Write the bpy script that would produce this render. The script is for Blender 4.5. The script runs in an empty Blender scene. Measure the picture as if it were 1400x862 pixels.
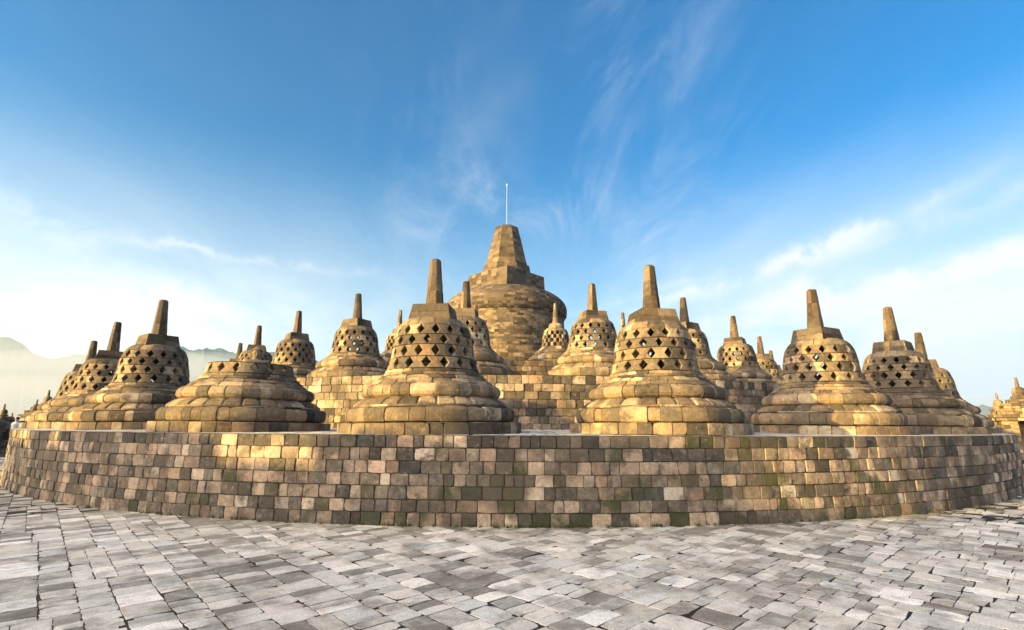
import bpy, math, random
from mathutils import Vector, Matrix
R = math.radians
PI = math.pi
rnd = random.Random(11)
C = bpy.context.scene
col = C.collection

# ---------------------------------------------------------------- camera
SUN_AZ, SUN_EL = 244.0, 6.0          # compass-style azimuth, 0 = +y (view direction), clockwise
EYE = 1.6
cam_d = bpy.data.cameras.new('camera')
cam = bpy.data.objects.new('camera', cam_d); col.objects.link(cam)
p, r = 0.21285, 0.005246
F = Vector((0, math.cos(p), math.sin(p))); U = Vector((0, -math.sin(p), math.cos(p))); X = Vector((1, 0, 0))
RX = math.cos(r)*X + math.sin(r)*U; RU = -math.sin(r)*X + math.cos(r)*U
m = Matrix((RX, RU, -F)).transposed().to_4x4(); m.translation = Vector((0, 0, EYE))
cam.matrix_world = m
cam_d.sensor_fit = 'HORIZONTAL'; cam_d.sensor_width = 36.0
cam_d.lens = 36.0*704.5/1400
cam_d.clip_start = 0.1; cam_d.clip_end = 20000
C.camera = cam

# ---------------------------------------------------------------- world
w = bpy.data.worlds.new('World'); C.world = w; w.use_nodes = True
nt = w.node_tree; N = nt.nodes; L = nt.links
for n in list(N): N.remove(n)
out = N.new('ShaderNodeOutputWorld'); bg = N.new('ShaderNodeBackground')
bg.inputs['Strength'].default_value = 0.15
L.new(bg.outputs[0], out.inputs[0])
sky = N.new('ShaderNodeTexSky'); sky.sky_type = 'NISHITA'; sky.sun_disc = False
sky.sun_elevation = R(SUN_EL); sky.sun_rotation = R(SUN_AZ)
sky.air_density = 1.0; sky.dust_density = 0.6; sky.ozone_density = 2.0
tc = N.new('ShaderNodeTexCoord')
sep = N.new('ShaderNodeSeparateXYZ'); L.new(tc.outputs['Generated'], sep.inputs[0])
def math_(op, a, b=None, c=None, clamp=False, T=nt):
    n = T.nodes.new('ShaderNodeMath'); n.operation = op; n.use_clamp = clamp
    for i, v in enumerate((a, b, c)):
        if v is None: continue
        if isinstance(v, (int, float)): n.inputs[i].default_value = v
        else: T.links.new(v, n.inputs[i])
    return n.outputs[0]
def mixc(fac, a, b, T=nt, blend='MIX'):
    n = T.nodes.new('ShaderNodeMix'); n.data_type = 'RGBA'; n.blend_type = blend
    for i, v in ((0, fac), (6, a), (7, b)):
        if isinstance(v, (int, float)): n.inputs[i].default_value = v
        elif isinstance(v, tuple): n.inputs[i].default_value = (*v, 1) if len(v) == 3 else v
        else: T.links.new(v, n.inputs[i])
    return n.outputs[2]
def smooth(x, lo, hi, a=0.0, b=1.0, T=nt):
    n = T.nodes.new('ShaderNodeMapRange'); n.interpolation_type = 'SMOOTHSTEP'
    T.links.new(x, n.inputs[0])
    for i, v in enumerate((lo, hi, a, b)): n.inputs[i+1].default_value = v
    return n.outputs[0]
hs = N.new('ShaderNodeHueSaturation'); hs.inputs['Saturation'].default_value = 1.25; hs.inputs['Value'].default_value = 1.0
L.new(sky.outputs[0], hs.inputs['Color'])
zz = sep.outputs[2]
zc = math_('MAXIMUM', zz, 0.0)
# cloud layer: direction projected on a flat sheet overhead
den = math_('ADD', zc, 0.10)
px = math_('DIVIDE', sep.outputs[0], den); py = math_('DIVIDE', sep.outputs[1], den)
cmb = N.new('ShaderNodeCombineXYZ'); L.new(px, cmb.inputs[0]); L.new(py, cmb.inputs[1])
def noise(vec, scale, detail, rough, dist=0.0, T=nt, rot=0.0, sc=(1, 1, 1), loc=(0, 0, 0)):
    mp = T.nodes.new('ShaderNodeMapping'); mp.inputs['Rotation'].default_value = (0, 0, rot)
    mp.inputs['Scale'].default_value = sc; mp.inputs['Location'].default_value = loc
    T.links.new(vec, mp.inputs[0])
    n = T.nodes.new('ShaderNodeTexNoise'); n.inputs['Scale'].default_value = scale
    n.inputs['Detail'].default_value = detail; n.inputs['Roughness'].default_value = rough
    n.inputs['Distortion'].default_value = dist
    T.links.new(mp.outputs[0], n.inputs['Vector'])
    return n.outputs[0]
n1 = noise(cmb.outputs[0], 0.9, 8, 0.62, 0.8, rot=R(35), sc=(1, 0.42, 1), loc=(1.7, 0.4, 0))
n2 = noise(cmb.outputs[0], 0.33, 4, 0.5, 0.3, rot=R(-20), loc=(4.2, 1.0, 0))
n3 = noise(cmb.outputs[0], 2.6, 9, 0.68, 1.4, rot=R(62), sc=(1, 0.30, 1), loc=(0.3, 2.0, 0))
n4 = noise(cmb.outputs[0], 1.1, 7, 0.6, 0.8, rot=R(-30), sc=(1, 0.6, 1), loc=(7.1, 3.0, 0))
wisp = math_('ADD', math_('MULTIPLY', smooth(n3, 0.42, 0.78), smooth(n4, 0.40, 0.62)), math_('MULTIPLY', smooth(n1, 0.46, 0.8), 0.35))
low = smooth(zc, 0.03, 0.50, 1.0, 0.0)                      # the air near the horizon is milky
lown = math_('MULTIPLY', low, smooth(n1, 0.25, 0.72, 0.66, 1.15))
azs = math_('ABSOLUTE', sep.outputs[0])
side = smooth(azs, 0.05, 0.60, 0.62, 1.25)
milk = math_('MULTIPLY', lown, side, clamp=True)
# thin cirrus streaks, each a soft line in azimuth / elevation
az = math_('ARCTAN2', sep.outputs[0], sep.outputs[1])
el = math_('ARCSINE', zz)
wob = noise(tc.outputs['Generated'], 9.0, 6, 0.65, 0.4)
def streak(a0, e0, a1, e1, wdt, amp):
    t = math_('DIVIDE', math_('SUBTRACT', az, R(a0)), R(a1-a0))
    line = math_('ADD', math_('MULTIPLY', t, R(e1-e0)), R(e0))
    d = math_('SUBTRACT', el, math_('ADD', line, math_('MULTIPLY', math_('SUBTRACT', wob, 0.5), R(5.0))))
    g = math_('POWER', 2.718, math_('MULTIPLY', math_('POWER', math_('ABSOLUTE', math_('DIVIDE', d, R(wdt))), 2.0), -1.0))
    ends = math_('MULTIPLY', smooth(t, -0.05, 0.35), smooth(t, 0.75, 1.1, 1.0, 0.0))
    return math_('MULTIPLY', math_('MULTIPLY', g, ends), math_('MULTIPLY', smooth(wob, 0.3, 0.62), amp))
st = streak(8, 10.5, 46, 20.5, 0.9, 0.75)
for a in ((4, 11.5, 30, 17.5, .5, 0.35), (20, 12.5, 52, 13.5, .9, 0.5), (12, 9.0, 50, 14.5, 1.6, 0.55), (-44, 16.0, -12, 16.4, 0.45, 0.5), (-52, 19.0, -26, 9.0, 1.1, 0.45), (26, 15.0, 52, 19.0, 0.8, 0.4)):
    st = math_('ADD', st, streak(*a))
milk2 = math_('ADD', milk, math_('MULTIPLY', st, 0.55), clamp=True)
front = math_('MULTIPLY', smooth(math_('ABSOLUTE', math_('SUBTRACT', az, R(4))), R(9), R(27), 1.0, 0.10), smooth(el, R(10), R(24), 0.3, 1.0))
cl = math_('ADD', milk2, math_('MULTIPLY', math_('MULTIPLY', wisp, front), 0.46), clamp=True)
skyc = mixc(1.0, hs.outputs[0], (0.0, 0.49, 0.70), blend='MULTIPLY')
c1 = mixc(cl, skyc, (1.95, 2.0, 2.03))
# hazy sunrise glow around the sun, added out of view to fill the shade
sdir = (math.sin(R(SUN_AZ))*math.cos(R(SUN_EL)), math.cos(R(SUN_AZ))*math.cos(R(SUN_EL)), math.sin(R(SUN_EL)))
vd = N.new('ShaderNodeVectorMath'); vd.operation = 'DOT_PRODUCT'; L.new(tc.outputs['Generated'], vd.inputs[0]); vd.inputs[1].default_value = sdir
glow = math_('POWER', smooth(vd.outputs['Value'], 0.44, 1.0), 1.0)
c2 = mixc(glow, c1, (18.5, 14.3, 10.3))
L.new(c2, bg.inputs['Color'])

# ---------------------------------------------------------------- sun
sd = bpy.data.lights.new('sun', 'SUN'); sd.energy = 4.6; sd.angle = R(0.6); sd.color = (1.0, 0.64, 0.16)
so = bpy.data.objects.new('sun', sd); col.objects.link(so)
ds = Vector((math.sin(R(SUN_AZ))*math.cos(R(SUN_EL)), math.cos(R(SUN_AZ))*math.cos(R(SUN_EL)), math.sin(R(SUN_EL))))
so.rotation_euler = (-ds).to_track_quat('-Z', 'Y').to_euler()

C.view_settings.view_transform = 'Standard'; C.view_settings.look = 'None'
C.view_settings.exposure = 1.88; C.view_settings.gamma = 1.0
C.render.engine = 'CYCLES'
C.cycles.max_bounces = 6; C.cycles.diffuse_bounces = 4; C.cycles.volume_bounces = 1
C.cycles.use_denoising = True

# ---------------------------------------------------------------- materials
def base_mat(name):
    mt = bpy.data.materials.new(name); mt.use_nodes = True
    T = mt.node_tree; b = T.nodes['Principled BSDF']; b.inputs['Roughness'].default_value = 0.9
    b.inputs['Specular IOR Level'].default_value = 0.25
    return mt, T, b
def ramp(T, fac, stops):
    n = T.nodes.new('ShaderNodeValToRGB'); e = n.color_ramp.elements
    e[0].position, e[0].color = stops[0][0], (*stops[0][1], 1)
    e[1].position, e[1].color = stops[-1][0], (*stops[-1][1], 1)
    for s, c in stops[1:-1]:
        k = e.new(s); k.color = (*c, 1)
    T.links.new(fac, n.inputs[0]); return n.outputs[0]
def attr(T, name):
    n = T.nodes.new('ShaderNodeAttribute'); n.attribute_name = name; return n.outputs['Fac']
def stone_material(name, stops, dark=0.80, bump=0.9, moss_amt=1.0, lichen=0.35, warm=0.55, stain=0.62, cool=0.75):
    mt, T, b = base_mat(name)
    g = T.nodes.new('ShaderNodeNewGeometry'); P = g.outputs['Position']
    tone, hue, moss = attr(T, 'tone'), attr(T, 'hue'), attr(T, 'moss')
    na = noise(P, 2.2, 5, 0.6, 0.3, T=T)
    nb = noise(P, 11.0, 6, 0.7, 0.2, T=T)
    nc = noise(P, 70.0, 4, 0.7, 0.0, T=T)
    nd = noise(P, 0.55, 3, 0.6, 0.0, T=T)
    t2 = math_('ADD', tone, math_('MULTIPLY', math_('SUBTRACT', nb, 0.5, T=T), 1.05, T=T), T=T)
    c = ramp(T, t2, stops)
    c = mixc(smooth(hue, 0.72, 1.0, 0.0, warm, T=T), c, mixc(1.0, c, (1.12, 0.90, 0.80), T=T, blend='MULTIPLY'), T=T)
    c = mixc(smooth(hue, 0.30, 0.0, 0.0, cool, T=T), c, mixc(1.0, c, (0.82, 0.92, 1.02), T=T, blend='MULTIPLY'), T=T)
    soot = math_('MULTIPLY', smooth(na, 0.47, 0.60, T=T), smooth(nb, 0.40, 0.54, T=T), T=T)
    c = mixc(math_('MULTIPLY', soot, dark, T=T), c, (0.070, 0.062, 0.052), T=T)
    c = mixc(math_('MULTIPLY', smooth(math_('ADD', nd, math_('MULTIPLY', math_('SUBTRACT', na, 0.5, T=T), 0.5, T=T), T=T), 0.46, 0.66, T=T), stain, T=T), c, (0.10, 0.085, 0.065), T=T)
    lich = math_('MULTIPLY', smooth(nb, 0.60, 0.70, T=T), smooth(nc, 0.42, 0.60, T=T), T=T)
    c = mixc(math_('MULTIPLY', lich, lichen, T=T), c, (0.58, 0.55, 0.46), T=T)
    ms = math_('MULTIPLY', math_('MULTIPLY', moss, moss_amt, T=T), smooth(math_('ADD', na, math_('MULTIPLY', nb, 0.5, T=T), T=T), 0.55, 0.82, T=T), T=T)
    c = mixc(math_('MULTIPLY', ms, 0.8, T=T), c, (0.040, 0.052, 0.018), T=T)
    f = smooth(nc, 0.25, 0.75, 0.66, 1.30, T=T)
    cc = T.nodes.new('ShaderNodeCombineColor')
    for i in range(3): T.links.new(f, cc.inputs[i])
    c = mixc(1.0, c, cc.outputs[0], T=T, blend='MULTIPLY')
    T.links.new(c, b.inputs['Base Color'])
    vo = T.nodes.new('ShaderNodeTexVoronoi'); vo.inputs['Scale'].default_value = 34.0; T.links.new(P, vo.inputs['Vector'])
    pit = smooth(vo.outputs['Distance'], 0.0, 0.28, T=T)
    hgt = math_('ADD', math_('MULTIPLY', nb, 0.9, T=T), math_('ADD', math_('MULTIPLY', nc, 0.40, T=T), math_('MULTIPLY', pit, 0.22, T=T), T=T), T=T)
    bp = T.nodes.new('ShaderNodeBump'); bp.inputs['Strength'].default_value = bump; bp.inputs['Distance'].default_value = 0.03
    T.links.new(hgt, bp.inputs['Height']); T.links.new(bp.outputs[0], b.inputs['Normal'])
    return mt
STONE = stone_material('andesite_stone', [(0.0, (.040, .036, .030)), (.2, (.085, .070, .051)), (.45, (.170, .132, .085)), (.70, (.275, .212, .130)), (1.0, (.46, .385, .27))])
WALLM = stone_material('wall_stone', [(0.0, (.050, .047, .040)), (.2, (.105, .095, .078)), (.42, (.21, .175, .135)), (.62, (.33, .26, .19)), (.82, (.45, .36, .265)), (1.0, (.58, .50, .39))], dark=0.80, bump=1.0, moss_amt=1.0, lichen=0.6)
DARKM = stone_material('weathered_stone', [(0.0, (.034, .029, .023)), (.3, (.072, .057, .041)), (.6, (.13, .10, .067)), (1.0, (.23, .18, .12))], dark=0.5)
PAVE = stone_material('paving_stone', [(0.0, (.24, .232, .20)), (.22, (.39, .38, .335)), (.5, (.60, .59, .53)), (.78, (.69, .68, .62)), (1.0, (.86, .85, .78))], dark=0.42, bump=0.6, lichen=0.25, warm=0.15, stain=0.34, cool=0.5)
def plain(name, c, rough=0.8, metal=0.0, scale=20.0, var=0.25):
    mt, T, b = base_mat(name)
    g = T.nodes.new('ShaderNodeNewGeometry')
    n = noise(g.outputs['Position'], scale, 5, 0.6, T=T)
    d = tuple(x*(1-var) for x in c); l = tuple(min(1, x*(1+var)) for x in c)
    T.links.new(ramp(T, n, [(0.3, d), (0.7, l)]), b.inputs['Base Color'])
    b.inputs['Roughness'].default_value = rough; b.inputs['Metallic'].default_value = metal
    return mt
JOINT = plain('joint_soil', (.022, .020, .016), scale=12)
CORE = plain('core_rubble', (.05, .043, .035), scale=8)
STEEL = plain('pale_painted_metal', (.42, .45, .48), 0.45, 0.2, var=.06)
FOREST = plain('forest_canopy', (.030, .045, .020), 0.95, scale=0.05, var=.5)
SHIRT = plain('white_cotton', (.74, .73, .70), var=.06)
SKIN = plain('skin', (.33, .19, .12), 0.6, var=.08)
HAIR = plain('dark_hair', (.02, .016, .013), 0.6)
TROUSER = plain('dark_cloth', (.05, .055, .07), 0.9)
STATUE = stone_material('statue_stone', [(0.0, (.24, .19, .135)), (.3, (.2, .16, .12)), (.6, (.34, .27, .19)), (1.0, (.46, .38, .28))], dark=0.3, bump=0.3)

# ---------------------------------------------------------------- mesh helpers
class MB:
    def __init__(s): s.v, s.f, s.t, s.h, s.m = [], [], [], [], []
    def grid(s, rows, tone, hue, moss, flip=False, close=False):
        b = len(s.v); nr = len(rows); nc_ = len(rows[0])
        for rw in rows: s.v.extend(rw)
        for i in range(nr-1):
            for j in range(nc_-1 + (1 if close else 0)):
                j2 = (j+1) % nc_
                q = (b+i*nc_+j, b+i*nc_+j2, b+(i+1)*nc_+j2, b+(i+1)*nc_+j)
                s.f.append(q[::-1] if flip else q); s.t.append(tone); s.h.append(hue); s.m.append(moss)
    def poly(s, pts, tone=.5, hue=.5, moss=0.0):
        b = len(s.v); s.v.extend(pts); s.f.append(tuple(range(b, b+len(pts)))); s.t.append(tone); s.h.append(hue); s.m.append(moss)
    def build(s, name, mat, parent=None, smooth_=True, loc=None, sharp=R(24)):
        me = bpy.data.meshes.new(name); me.from_pydata(s.v, [], s.f); me.update()
        for nm, dat in (('tone', s.t), ('hue', s.h), ('moss', s.m)):
            a = me.attributes.new(nm, 'FLOAT', 'FACE'); a.data.foreach_set('value', dat)
        if smooth_:
            me.polygons.foreach_set('use_smooth', [True]*len(me.polygons)); me.set_sharp_from_angle(angle=sharp)
        me.materials.append(mat)
        o = bpy.data.objects.new(name, me); col.objects.link(o)
        if parent: o.parent = parent
        if loc: o.location = loc
        return o
def tone_(bias=0.0, dark=0.16):
    x = rnd.random()
    if x < dark: t = rnd.uniform(0.02, 0.26)
    elif x < dark+0.08: t = rnd.uniform(0.80, 1.0)
    else: t = rnd.uniform(0.28, 0.78)
    return min(1, max(0, t+bias))
def resample(prof, e):
    """edge rows close to both ends of the profile, so that the joints can be rounded"""
    (r0, z0), (r1, z1) = prof[0], prof[1]
    d = math.hypot(r1-r0, z1-z0); k = min(.4, e/d)
    a = (r0+(r1-r0)*k, z0+(z1-z0)*k)
    (r2, z2), (r3, z3) = prof[-1], prof[-2]
    d = math.hypot(r3-r2, z3-z2); k = min(.4, e/d)
    c = (r2+(r3-r2)*k, z2+(z3-z2)*k)
    return [prof[0], a] + (list(prof[1:-1]) if len(prof) > 2 else [((r0+r2)/2, (z0+z2)/2)]) + [c, prof[-1]]
def normals(pr):
    out = []
    for i in range(len(pr)):
        a = pr[max(0, i-1)]; b = pr[min(len(pr)-1, i+1)]
        dr, dz = b[0]-a[0], b[1]-a[1]; l = math.hypot(dr, dz) or 1
        out.append((dz/l, -dr/l))
    return out
def rev_block(mb, pr, nr, a0, a1, cx, cy, e=.007, jd=.018, jit=.006, worn=.008, cr=.0, bulge=0.0, ncol=2, tone=None, hue=None, moss=0.0, sq=1.0, rough=.003):
    """one stone of a ring: pr is the resampled outline, angles run from a0 to a1"""
    rm = max(.05, pr[len(pr)//2][0]); ea = e/rm
    us = [a0, a0+ea] + [a0+(a1-a0)*(k+1)/(ncol+1) for k in range(ncol)] + [a1-ea, a1]
    off = rnd.uniform(-jit, jit); n = len(pr); m_ = len(us)
    cw = [[rnd.uniform(0, worn) for _ in range(2)] for _ in range(2)]
    cc_ = [[rnd.uniform(0, 1)**2*cr for _ in range(2)] for _ in range(2)]; rows = []
    for i, (rr, z) in enumerate(pr):
        ei = i in (0, n-1); row = []
        for j, a in enumerate(us):
            ej = j in (0, m_-1)
            pull = jd if (ei or ej) else 0.0
            if not pull:
                ci, cj = (0 if i < n/2 else 1), (0 if j < m_/2 else 1)
                if i in (1, n-2) and j in (1, m_-2): pull = cw[ci][cj]
                pull += rnd.uniform(-rough, rough)
            v = i/(n-1)*2-1; u = j/(m_-1)*2-1
            d = off - pull + bulge*(1-u*u)*(1-v*v*.5)
            R_ = rr + nr[i][0]*d; Z = z + nr[i][1]*d
            if cr and i in (0, 1, n-2, n-1) and j in (0, 1, m_-2, m_-1):
                q = cc_[0 if i < n/2 else 1][0 if j < m_/2 else 1]
                Z += q if i < n/2 else -q; a = a + (q if j < m_/2 else -q)/rm
            elif cr and (ei or i in (1, n-2)): Z += rnd.uniform(-.2, .5)*cr*(.35 if i < n/2 else -.35)
            elif cr and (ej or j in (1, m_-2)): a = a + rnd.uniform(-.2, .5)*cr*(.35 if j < m_/2 else -.35)/rm
            row.append((cx + R_*math.sin(a), cy - R_*math.cos(a), Z))
        rows.append(row)
    mb.grid(rows, tone if tone is not None else tone_(), hue if hue is not None else rnd.random(), moss)
def ring(mb, prof, wid, cx=0., cy=0., a_from=-PI, a_to=PI, vary=.35, bias=0.0, dark=.16, mossf=None, zoff=None, **kw):
    pr = resample(prof, kw.get('e', .007)); nr = normals(pr)
    rm = max(q[0] for q in prof); tot = a_to-a_from
    n = max(3, round(tot*rm/wid)); cuts = [0.0]
    for k in range(n): cuts.append(cuts[-1] + 1+rnd.uniform(-vary, vary))
    s = tot/cuts[-1]; st_ = rnd.uniform(0, .3) if tot > 6.2 else 0
    for k in range(n):
        a0, a1 = a_from+cuts[k]*s+st_, a_from+cuts[k+1]*s+st_
        pp = pr
        if zoff:
            dz = zoff((a0+a1)/2); pp = [(q[0], q[1]+dz) for q in pr]
        ms = mossf((a0+a1)/2) if mossf else 0.0
        rev_block(mb, pp, nr, a0, a1, cx, cy, tone=tone_(bias, dark), moss=ms, **kw)
def revolve(mb, prof, seg, cx=0., cy=0., a_from=-PI, a_to=PI, tone=.1):
    full = a_to-a_from > 6.2
    angs = [a_from+(a_to-a_from)*k/seg for k in range(seg + (0 if full else 1))]
    mb.grid([[(cx+rr*math.sin(a), cy-rr*math.cos(a), z) for a in angs] for rr, z in prof], tone, .5, 0, close=full)

def flat_block(mb, P0, P1, P2, P3, nrm, e=.014, jd=.02, jit=.006, worn=.015, tone=None, hue=None, moss=0.0):
    """a stone on a plane face: corners counter-clockwise seen from outside"""
    P0, P1, P2, P3 = map(Vector, (P0, P1, P2, P3)); nrm = Vector(nrm)
    lu = max((P1-P0).length, .02); lv = max((P3-P0).length, .02)
    us = [0, min(.3, e/lu), .5, 1-min(.3, e/lu), 1]; vs = [0, min(.3, e/lv), .5, 1-min(.3, e/lv), 1]
    off = rnd.uniform(-jit, jit); rows = []
    for i, v in enumerate(vs):
        row = []
        for j, u in enumerate(us):
            q = (P0*(1-u)+P1*u)*(1-v) + (P3*(1-u)+P2*u)*v
            d = off - (jd if i in (0, 4) or j in (0, 4) else 0) - (rnd.uniform(0, worn) if i in (1, 3) and j in (1, 3) else 0) + rnd.uniform(-.002, .002)
            row.append(tuple(q+nrm*d))
        rows.append(row)
    mb.grid(rows, tone if tone is not None else tone_(), hue if hue is not None else rnd.random(), moss)
def prism_faces(mb, nside, r0, r1, z0, z1, rot, courses, wid, loc=(0, 0), bias=0., dark=.16, cap=True, **kw):
    kw.setdefault('e', .006); kw.setdefault('jd', .010); kw.setdefault('worn', .006); kw.setdefault('jit', .004)
    """n-sided tapering block of masonry courses; r are corner radii"""
    cx, cy = loc
    def cn(k, z):
        t = (z-z0)/(z1-z0); rr = r0+(r1-r0)*t; a = rot+2*PI*k/nside
        return Vector((cx+rr*math.sin(a), cy-rr*math.cos(a), z))
    for c in range(courses):
        za = z0+(z1-z0)*c/courses; zb = z0+(z1-z0)*(c+1)/courses
        for k in range(nside):
            A, B, Ct, D = cn(k, za), cn(k+1, za), cn(k+1, zb), cn(k, zb)
            nn = (B-A).cross(D-A).normalized()
            n = max(1, round((B-A).length/wid)); cu = [0.0]
            for q in range(n): cu.append(cu[-1]+rnd.uniform(.7, 1.3))
            for q in range(n):
                u0, u1 = cu[q]/cu[-1], cu[q+1]/cu[-1]
                flat_block(mb, A.lerp(B, u0), A.lerp(B, u1), D.lerp(Ct, u1), D.lerp(Ct, u0), nn, tone=tone_(bias, dark), **kw)
    jd = kw.get('jd', .02)
    def ins(rr): return rr - jd*1.05
    for rr, z, fl in ((r1, z1, False), (r0, z0, True)):
        pts = [(cx+ins(rr)*math.sin(rot+2*PI*k/nside), cy-ins(rr)*math.cos(rot+2*PI*k/nside), z) for k in range(nside)]
        if cap: mb.poly(pts[::-1] if fl else pts, .4)
    rows = []
    for rr, z in ((r0, z0+.001), (r1, z1-.001)):
        q = ins(rr)-.012
        rows.append([(cx+q*math.sin(rot+2*PI*k/nside), cy-q*math.cos(rot+2*PI*k/nside), z) for k in range(nside)])
    mb.grid(rows, .02, .5, 0, close=True)

def empty(name, loc, label, cat, group=None, rz=0.0, sc=1.0):
    o = bpy.data.objects.new(name, None); col.objects.link(o); o.location = loc; o.rotation_euler = (0, 0, rz)
    o.scale = (sc, sc, sc); o.empty_display_size = .3
    o['label'] = label; o['category'] = cat
    if group: o['group'] = group
    return o
def tag(o, label, cat, group=None):
    o['label'] = label; o['category'] = cat
    if group: o['group'] = group
    return o
def at(az_, d, z=0.0): a = R(az_); return (d*math.sin(a), d*math.cos(a), z)

# ---------------------------------------------------------------- layout numbers
C1 = (0.07, 28.57); R1 = 19.69; Z1 = 1.452
C2 = (-0.2, 31.5); R2 = 17.0; Z2 = 3.02
C3 = (-0.37, 31.0); R3 = 8.9; Z3 = 4.40
MAIN = (-0.37, 31.0)

# ---------------------------------------------------------------- ground, plateau, hills
g = MB(); ns = 48
gx = [-3850, -2000, -900, -300, 0, 300, 900, 2000, 3550]; gy = [-240, 0, 300, 900, 1800, 3000, 3850]
g.grid([[(x, y, -34.0) for x in gx] for y in gy], .4, .5, 0)
o = g.build('ground', FOREST); o['kind'] = 'structure'
# the monument hill under the plateau
g = MB()
hx = [-62, 62]
def rect(x0, y0, x1, y1, z): return [(x0, y0, z), (x1, y0, z), (x1, y1, z), (x0, y1, z)]
g.grid([rect(-120, -110, 120, 160, -33.9), rect(-50, -34, 50, 78, -0.03)], .3, .5, 0, close=True)
g.poly(rect(-50, -34, 50, 78, -0.004), .35, .5, 0)
o = g.build('plateau_ground', JOINT); o['kind'] = 'structure'

def slab_field(name, mat, keep, P, Q, p_rng, q_rng, zf):
    mb = MB(); q = q_rng[0]
    def slab(pp, q, ln, wq):
        cxp = P[0]*(pp+ln/2)+Q[0]*(q+wq/2); cyp = P[1]*(pp+ln/2)+Q[1]*(q+wq/2)
        if not keep(cxp, cyp): return
        z = zf(cxp, cyp)+rnd.uniform(-.0015, .0015); tx, ty = rnd.uniform(-.003, .003), rnd.uniform(-.003, .003)
        g_ = .0022; cs = [(pp+g_, q+g_), (pp+ln-g_, q+g_), (pp+ln-g_, q+wq-g_), (pp+g_, q+wq-g_)]
        cs = [(a+rnd.uniform(-.006, .006), b+rnd.uniform(-.006, .006)) for a, b in cs]
        if rnd.random() < .10:     # a chipped or cut corner
            k = rnd.randrange(4); a, b = cs[k]; mx, my = pp+ln/2, q+wq/2
            cs[k] = (a+(mx-a)*.20, b+(my-b)*.16)
        far_ = math.hypot(cxp, cyp) > 13
        n_ = [0, .015, .985, 1] if far_ else [0, .012, .27, .5, .73, .988, 1]
        last = len(n_)-1; rows = []
        for i, v in enumerate(n_):
            row = []
            for j, u in enumerate(n_):
                a = (cs[0][0]*(1-u)+cs[1][0]*u)*(1-v)+(cs[3][0]*(1-u)+cs[2][0]*u)*v
                b = (cs[0][1]*(1-u)+cs[1][1]*u)*(1-v)+(cs[3][1]*(1-u)+cs[2][1]*u)*v
                edge = i in (0, last) or j in (0, last); near = i in (1, last-1) or j in (1, last-1)
                if not far_ and (edge or near): a += rnd.uniform(-.006, .006); b += rnd.uniform(-.006, .006)
                dz = -.020 if edge else rnd.uniform(-.0015, .0015)
                if near and not edge and i in (1, last-1) and j in (1, last-1): dz -= rnd.uniform(0, .006)
                row.append((P[0]*a+Q[0]*b, P[1]*a+Q[1]*b, z+dz+tx*(u-.5)+ty*(v-.5)))
            rows.append(row)
        x = rnd.random()
        t = rnd.uniform(.0, .22) if x < .16 else (rnd.uniform(.84, 1.) if x < .27 else rnd.uniform(.30, .74))
        dw = math.hypot(cxp-C1[0], cyp-C1[1])-R1
        mb.grid(rows, t*(.9 if dw < .3 else 1), rnd.random(), rnd.uniform(.1, .6) if dw < .22 else (rnd.uniform(0, .25) if dw < .5 else (0.3 if rnd.random() < .04 else 0.)), flip=True)
    while q < q_rng[1]:
        band = rnd.uniform(.56, .76); pp = p_rng[0]+rnd.uniform(0, 1.5)
        while pp < p_rng[1]:
            chunk = rnd.uniform(.7, 2.2); k = 2 if rnd.random() < .75 else 3
            ws = [rnd.uniform(.7, 1.3) for _ in range(k)]; sw = band/sum(ws); qq = q
            for w_ in ws:
                pe, p2 = pp+chunk, pp
                while p2 < pe-.001:
                    ln = rnd.uniform(.14, .27) if rnd.random() < .8 else rnd.uniform(.27, .42)
                    if pe-p2-ln < .14: ln = pe-p2
                    slab(p2, qq, ln, w_*sw); p2 += ln
                qq += w_*sw
            pp += chunk
        q += band
    return mb.build(name, mat)
ap, aq = R(-42), R(46.5)
P = (math.sin(ap), math.cos(ap)); Q = (math.sin(aq), math.cos(aq))
def keep0(x, y):
    if math.hypot(x-C1[0], y-C1[1]) < R1-.12: return False
    if y < 1.2 or y > 36: return False
    if math.hypot(x, y) > 36: return False
    return abs(x) < y*1.13+2.0
o = slab_field('plateau_paving', PAVE, keep0, P, Q, (-40, 40), (-40, 45), lambda x, y: 0.0); o['kind'] = 'structure'

def terrace_floor(name, c, ro, zo, ri, zi, a):
    mb = MB(); rr = ro
    while rr > ri:
        r2 = max(ri, rr-rnd.uniform(.4, .6)); n = max(8, round(2*a*rr/.55))
        za = zo+(zi-zo)*(ro-rr)/(ro-ri); zb = zo+(zi-zo)*(ro-r2)/(ro-ri)
        sft = rnd.uniform(0, .02)
        for k in range(n):
            a0 = -a+2*a*k/n+.002+sft; a1 = -a+2*a*(k+1)/n-.002+sft
            pts = [(c[0]+q*math.sin(b), c[1]-q*math.cos(b), z) for q, b, z in ((rr, a0, za), (rr, a1, za), (r2+.012, a1, zb), (r2+.012, a0, zb))]
            mb.poly(pts, rnd.uniform(.45, .85), rnd.random())
        rr = r2
    # bed under the slabs and the closed back of the drum
    revolve(mb, [(ro-.06, zo-.6), (ro-.06, zo-.012), (ri-.4, zi-.012)], 90, c[0], c[1])
    o = mb.build(name, PAVE, smooth_=False); o['kind'] = 'structure'; return o
terrace_floor('terrace_floor', C1, R1-.005, Z1, 12.6, 1.53, R(125))
terrace_floor('terrace_floor', C2, R2-.005, Z2, 7.5, 3.06, R(125))
terrace_floor('terrace_floor', C3, R3-.005, Z3, 3.0, 4.42, R(150))

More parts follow.
